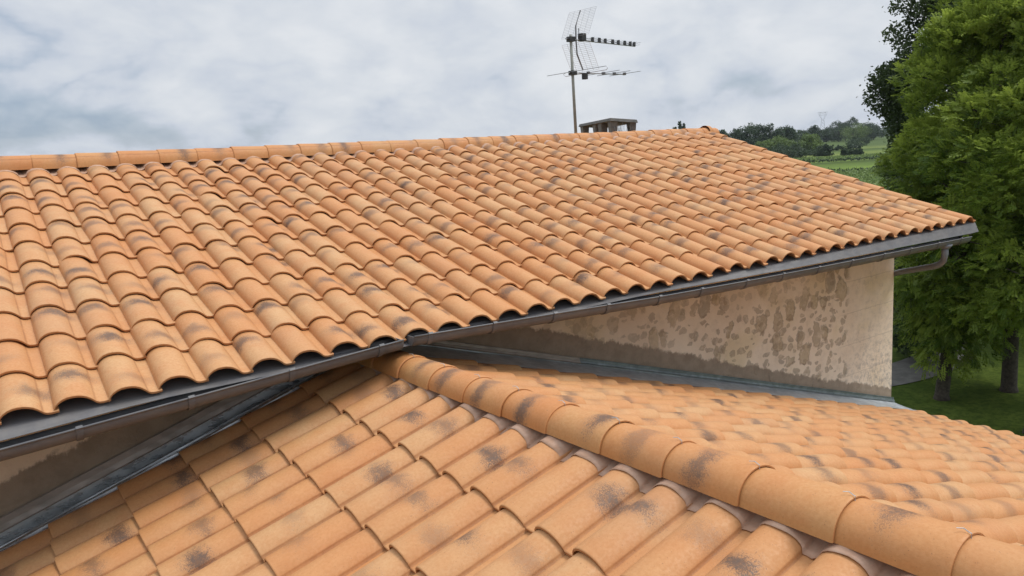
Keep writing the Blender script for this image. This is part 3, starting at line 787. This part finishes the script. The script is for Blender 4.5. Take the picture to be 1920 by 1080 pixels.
def make_tree(name, label, cat, x, y, base, h, crown_r, crown_lo, nclump, nleaf, kind, mat, seed, group=None, trunk=.14, clump_r=.5, lean=(0, 0), shape=1.0, leafsize=.1, gapside=None):
    r = np.random.default_rng(seed)
    root = tag(empty(name, (x, y, base)), label, cat, group)
    # clump centres over the crown volume, biased to its skin
    C = []
    while len(C) < nclump:
        p = r.normal(0, 1, 3); p /= np.linalg.norm(p); p *= r.uniform(.55, 1.0) ** .6
        t = (p[2] + 1) / 2
        wd_ = (1 - (abs(t - .42) / .62) ** 2.2 * (.75 if t > .42 else .5)) if shape == 1 else (math.sin(math.pi * min(1, t * .9 + .1)) ** .5)
        q = np.array([p[0] * crown_r * wd_ + lean[0] * t, p[1] * crown_r * wd_ + lean[1] * t, crown_lo + t * (h - crown_lo)])
        C.append(q)
    C = np.array(C); cr = clump_r * (r.uniform(.6, 1.35, nclump) if kind != 'pinnate' else r.uniform(.45, 1.6, nclump))
    w_ = cr ** 2 / (cr ** 2).sum(); cnt = np.maximum(1, (w_ * nleaf).astype(int)); Q = []; T = []
    for c, rad, m in zip(C, cr, cnt):
        p = r.normal(0, 1, (m, 3)); p /= np.linalg.norm(p, axis=1, keepdims=True)
        rr_ = r.uniform(.25, 1.0, (m, 1)) ** (.45 if kind != 'pinnate' else .28)
        if kind == 'pinnate': p[:, 2] = np.where((p[:, 2] < -.35) & (r.random(m) < .7), -p[:, 2], p[:, 2])
        pos = c + p * rr_ * rad * np.array([1.1, 1.1, .85])
        out = p * .8 + (c - np.array([0, 0, (h + crown_lo) / 2])) / (crown_r + 1e-6) * .7; out[:, 2] = out[:, 2] * .5 + .05
        if kind == 'pinnate': q = pinnate(pos, out + r.normal(0, .5, out.shape) + np.array([0, 0, .22]), .24, .052, .09, 6, r, .10)
        else: q = blobleaf(pos, p, leafsize, 5, r, rad * .16)
        Q.append(q.reshape(-1, 4, 3))
        # tone: random by clump and leaf, with lit clump tops painted into pinnate leaves
        tone = np.clip(r.normal(.36 + r.normal(0, .24) + (.16 * p[:, 2] if kind == 'pinnate' else 0), .15, m), 0, 1)
        T.append(np.repeat(tone, q.shape[1]))
    Q = np.concatenate(Q); T = np.concatenate(T); nf = len(Q)
    colr_ = np.zeros((nf * 4, 4)); colr_[:, 0] = np.repeat(T, 4); colr_[:, 3] = 1
    mesh('crown', Q.reshape(-1, 3), np.arange(nf * 4, dtype=np.int32).reshape(-1, 4), mat, root, False, None, {'leaf': colr_})
    g = Geo()
    hh = h * .8; bx = [(r.normal(0, .05) * k, r.normal(0, .05) * k) for k in range(6)]
    tp = [(lean[0] * (k / 5) * .6 + bx[k][0], lean[1] * (k / 5) * .6 + bx[k][1], hh * k / 5) for k in range(6)]
    tp[0] = (0, 0, -.1)
    g.tube([tp[0], (0, 0, .12)] + tp[1:], [trunk * 1.5, trunk * 1.1, trunk * .95, trunk * .8, trunk * .6, trunk * .4, trunk * .15], 10)
    for i in r.choice(nclump, min(nclump, 26), replace=False):
        c = C[i]; t0 = np.clip((c[2] - crown_r * .5) / hh, .12, .9); k = t0 * 5; a = int(k); f_ = k - a; a = min(a, 4)
        s0 = np.array(tp[a]) * (1 - f_) + np.array(tp[a + 1]) * f_
        mid = s0 * .5 + c * .5 + np.array([0, 0, .12 * crown_r])
        g.tube([tuple(s0), tuple(mid), tuple(c)], [trunk * .32 * (1.1 - t0), trunk * .2 * (1.1 - t0), .01], 5, False)
    g.obj('trunk', M_bark, root, True)
    return root


LOC = 'light green feathery-leaved trees beside the house'
make_tree('locust_tree', 'nearest light green feathery-leaved tree just right of the wall corner, trunk pale-spotted', 'tree', 19.2, 4.97, GZ, 11.0, 1.85, .95, 110, 13500, 'pinnate', M_locust, 41, LOC, .15, .46, (.6, -1.15))
make_tree('locust_tree', 'feathery-leaved tree whose trunk stands second from the wall corner', 'tree', 20.9, 4.15, GZ, 10.8, 2.3, 1.0, 110, 11500, 'pinnate', M_locust, 42, LOC, .17, .62)
make_tree('locust_tree', 'feathery-leaved tree at the right edge of the photo, trunk half out of view', 'tree', 18.25, 2.55, GZ, 9.3, 1.9, 1.8, 70, 7500, 'pinnate', M_locust, 43, LOC, .16, .55, (.2, -.2))
make_tree('dark_tree', 'tall dark small-leaved tree rising behind the feathery trees, against the sky', 'tree', 26.3, 8.05, GZ, 15.5, 2.2, .6, 260, 26000, 'blob', M_oak, 44, None, .22, .5, (-.1, .1), 2, .115)
make_tree('dark_tree', 'low dark-leaved tree whose drooping leaves hang beside the wall corner over the path', 'tree', 22.2, 7.0, GZ, 5.6, 1.35, .35, 90, 7500, 'blob', M_oak, 46, None, .09, .45, (0, 0), 1, .12)
make_tree('broad_tree', 'dark broad tree in the gap behind the feathery trunks', 'tree', 30.5, 5.6, GZ, 9.5, 4.4, .5, 120, 7000, 'blob', M_oak, 45, None, .22, .9, (0, 0), 1, .16)


def polar(azd, d):
    return CAM.x + math.sin(R(azd)) * d, CAM.y + math.cos(R(azd)) * d


def azpx(px):      # azimuth in degrees of a column of the picture near the horizon
    return float(np.interp(px, [1000, 1250, 1500, 1900], [36.6, 46.1, 55.1, 67.4]))


FAR = 'trees along the far edge of the fields'
far = [  # px, distance, height, radius, material, label
    (1357, 340, 11.3, 3.4, 0, 'small round tree standing alone at the left end of the far tree line'),
    (1383, 345, 11.7, 5.2, 0, 'dark tree second from the left in the far tree line'),
    (1406, 345, 12.8, 6.2, 0, 'tallest dark tree in the left part of the far tree line'),
    (1428, 350, 11.7, 5.8, 0, 'dark tree in the middle of the left far clump'),
    (1447, 348, 11.6, 5.2, 0, 'dark tree right of centre in the left far clump'),
    (1467, 352, 11.8, 4.8, 0, 'tall rounded tree near the right end of the left far clump'),
    (1481, 358, 9.9, 3.4, 0, 'narrow dark tree closing the right end of the left far clump'),
    (1458, 300, 6.4, 5.0, 1, 'paler green tree in front of the left far clump'),
    (1434, 305, 5.6, 3.4, 1, 'small pale tree low in front of the left far clump'),
    (1398, 300, 3.6, 5.0, 0, 'low dark thicket at the foot of the left far clump, by the roof edge'),
    (1502, 460, 9.0, 5.5, 0, 'round tree in the dip between the two far clumps'),
    (1519, 520, 7.0, 6.5, 0, 'low tree left of the pylon on the far tree line'),
    (1529, 500, 10.8, 4.2, 0, 'single round tree top just left of the pylon'),
    (1515, 300, 6.8, 4.4, 1, 'isolated small tree with a visible trunk in the middle of the fields'),
    (1548, 560, 7.9, 7.0, 0, 'dark tree at the foot of the pylon'),
    (1565, 560, 9.5, 7.0, 0, 'dark tree just right of the pylon'),
    (1578, 540, 12.2, 6.5, 0, 'tall tree at the left of the right far clump'),
    (1592, 560, 10.7, 7.0, 0, 'broad tree inside the right far clump'),
    (1606, 600, 15.0, 5.6, 0, 'tallest loose-topped tree in the right far clump'),
    (1612, 520, 9.5, 8.0, 1, 'paler broad tree in front of the right far clump'),
    (1630, 530, 9.8, 8.0, 0, 'dark tree near the right end of the right far clump'),
    (1648, 540, 9.5, 8.0, 0, 'last dark tree of the far clump beside the dark foliage'),
    (1490, 262, 3.8, 3.6, 0, 'dark rounded bush among the green fields'),
    (1468, 258, 3.2, 5.5, 0, 'low dark bush left of the rounded bush in the fields'),
    (1440, 262, 3.0, 3.6, 0, 'small dark bush in the fields touching the roof edge'),
    (1522, 285, 1.2, 3.2, 0, 'low scrub patch in the middle of the fields'),
    (1548, 268, 2.6, 3.6, 0, 'low dark bush right of the scrub in the fields'),
    (1554, 264, 3.8, 1.2, 0, 'thin upright bush at the end of the low dark bush'),
    (1619, 400, 3.4, 5.0, 0, 'dark flat bush near the top of the right-hand field'),
    (1591, 255, 2.0, .9, 0, 'tiny lone shrub, left one of the three in the bright field'),
    (1607, 250, 2.2, 1.1, 0, 'tiny lone shrub, middle one of the three in the bright field'),
    (1621, 250, 2.0, .8, 0, 'tiny lone shrub, right one of the three in the bright field'),
]
for i, (px, d, h, rad, mt, lab) in enumerate(far):
    X, Yq = polar(azpx(px), d); base = float(gh(X, Yq)) - .15
    small = h < 5
    make_tree('bush' if small else 'field_tree', lab, 'bush' if small else 'tree', X, Yq, base, h, rad, .05 if small else h * .12, 22 if small else 34, int(500 + rad * 90), 'blob', (M_far, M_farlight)[mt], 700 + i,
              'low bushes among the fields' if small else FAR, .06 if small else .3, max(.5, rad * .30), (0, 0), 1, .55 if h > 5 else .38)
for i, (px, h, lab) in enumerate(((1267, 13.2, 'left one of three poplar tops showing above the roof ridge'), (1276, 14.9, 'tallest, middle one of three poplar tops above the roof ridge'), (1284, 13.8, 'right one of three poplar tops showing above the roof ridge'))):
    X, Yq = polar(azpx(px), 300)
    make_tree('poplar', lab, 'tree', X, Yq, GZ, h + .2, .55, 1.5, 40, 900, 'blob', M_far, 760 + i, 'poplars far behind the roof ridge', .2, .5, (0, 0), 2, .4)
# far hedgerow / wood on the skyline, uncountable
r = np.random.default_rng(77); Q = []; T = []
for azd in np.arange(-12, 82, .22):
    d = 760 + 60 * math.sin(azd * 1.7) + r.normal(0, 12); X, Yq = polar(azd, d); hh = float(gh(X, Yq)); H = r.uniform(5, 9.5)
    m = 60; p = r.normal(0, 1, (m, 3)); p /= np.linalg.norm(p, axis=1, keepdims=True)
    pos = np.array([X, Yq, hh + H * .45]) + p * np.array([5.5, 5.5, H * .5])
    Q.append(blobleaf(pos, p, 1.5, 3, r, .8).reshape(-1, 4, 3)); T.append(np.repeat(np.clip(r.normal(.3, .2, m), 0, 1), 3))
Q = np.concatenate(Q); T = np.concatenate(T); ca = np.zeros((len(Q) * 4, 4)); ca[:, 0] = np.repeat(T, 4); ca[:, 3] = 1
tag(mesh('far_woodland', Q.reshape(-1, 3), np.arange(len(Q) * 4, dtype=np.int32).reshape(-1, 4), M_far, None, False, None, {'leaf': ca}), 'thin dark line of distant woodland along the horizon', 'woodland', kind='stuff')

# vine rows and hedges across the fields (s: away from the house, t: along the rows)
def st_(s_, t_): return .83 * s_ - .56 * t_, .56 * s_ + .83 * t_
r = np.random.default_rng(31); P = []
for s0 in list(np.arange(84, 118, 1.9)) + list(np.arange(122, 150, 1.9)) + list(np.arange(212, 246, 2.2)):
    tt = np.arange(-45, 60, .55); X, Yv = st_(s0 + .05 * tt, tt); X = X + r.normal(0, .12, len(tt)); P.append(np.column_stack([X, Yv, gh(X, Yv) + .22 + r.normal(0, .06, len(tt))]))
P = np.concatenate(P); Q = blobleaf(P, r.normal(0, 1, P.shape), .36, 5, r, .13).reshape(-1, 4, 3)
ca = np.zeros((len(Q) * 4, 4)); ca[:, 0] = np.repeat(np.clip(r.normal(.55, .25, len(Q)), 0, 1), 4); ca[:, 3] = 1
tag(mesh('vine_rows', Q.reshape(-1, 3), np.arange(len(Q) * 4, dtype=np.int32).reshape(-1, 4), M_farlight, None, False, None, {'leaf': ca}), 'long low rows of vines across the green fields', 'vines', kind='stuff')
for s0, hh, ta_, tb_, lab in ((153, .7, -45, 60, 'thin dark hedge line across the nearest field strip'), (207, .9, -50, 70, 'thin dark hedge line across the middle of the fields'), (330, 2.0, -20, 90, 'dark hedge line below the far right tree clump')):
    tt = np.arange(ta_, tb_, .25); X, Yv = st_(s0 + .04 * tt, tt); P = np.column_stack([X + r.normal(0, .2, len(tt)), Yv, gh(X, Yv) + hh * r.uniform(.2, .8, len(tt))])
    Q = blobleaf(P, r.normal(0, 1, P.shape), hh * .45, 8, r, hh * .18).reshape(-1, 4, 3); ca = np.zeros((len(Q) * 4, 4)); ca[:, 0] = np.repeat(np.clip(r.normal(.15, .15, len(Q)), 0, 1), 4); ca[:, 3] = 1
    tag(mesh('hedge', Q.reshape(-1, 3), np.arange(len(Q) * 4, dtype=np.int32).reshape(-1, 4), M_far, None, False, None, {'leaf': ca}), lab, 'hedge', 'hedge lines between the fields')

# pylon
X, Yq = polar(azpx(1546), 900); b0 = float(gh(X, Yq))
py = tag(empty('electricity_pylon', (X, Yq, b0)), 'thin pale lattice pylon on the skyline above the far trees', 'pylon')
H = 28.0; g = Geo(); ax = Vector((math.cos(R(56)), -math.sin(R(56)), 0)); ay = Vector((math.sin(R(56)), math.cos(R(56)), 0))
def q3(u, v, z): p = ax * u + ay * v; return (p.x, p.y, z)
lv = [0, 6, 11, 15, 18.5, 21]
wd2 = lambda z: 3.6 - 2.5 * z / 21
for su in (-1, 1):
    for sv in (-1, 1): g.tube([q3(su * wd2(z), sv * wd2(z), z) for z in lv], .14, 4)
for a, b_ in zip(lv[:-1], lv[1:]):
    for sv in (-1, 1):
        g.tube([q3(-wd2(a), sv * wd2(a), a), q3(wd2(b_), sv * wd2(b_), b_)], .08, 3); g.tube([q3(wd2(a), sv * wd2(a), a), q3(-wd2(b_), sv * wd2(b_), b_)], .08, 3)
g.obj('tower', M_alu, py)
g = Geo()
for su in (-1, 1):
    g.tube([q3(su * 1.1, 0, 21), q3(su * 3.6, 0, 25), q3(su * 2.6, 0, 28), q3(0, 0, 26.4)], .14, 4); g.tube([q3(su * 1.1, 0, 21), q3(su * 2.6, 0, 28)], .08, 3)
    g.tube([q3(su * 3.6, 0, 25), q3(su * 5.0, 0, 28.0), q3(su * 2.6, 0, 28)], .10, 3)
g.tube([q3(-5, 0, 28), q3(5, 0, 28)], .12, 4); g.tube([q3(-3.6, 0, 25), q3(3.6, 0, 25)], .09, 4)
g.obj('crossarm', M_alu, py)

# ------------------------------------------------------------------ thin humid air
m = bpy.data.materials.new('air'); m.use_nodes = True; t = m.node_tree; t.nodes.clear(); b = NB(t)
pv_ = b.n('ShaderNodeVolumePrincipled'); pv_.inputs['Color'].default_value = (.80, .88, 1, 1); pv_.inputs['Density'].default_value = HAZE
o_ = b.n('ShaderNodeOutputMaterial'); b.L(pv_.outputs[0], o_.inputs['Volume'])
tag(Geo().box((-1300, -1300, -16), (1300, 1300, 34)).obj('haze', m), kind='stuff')
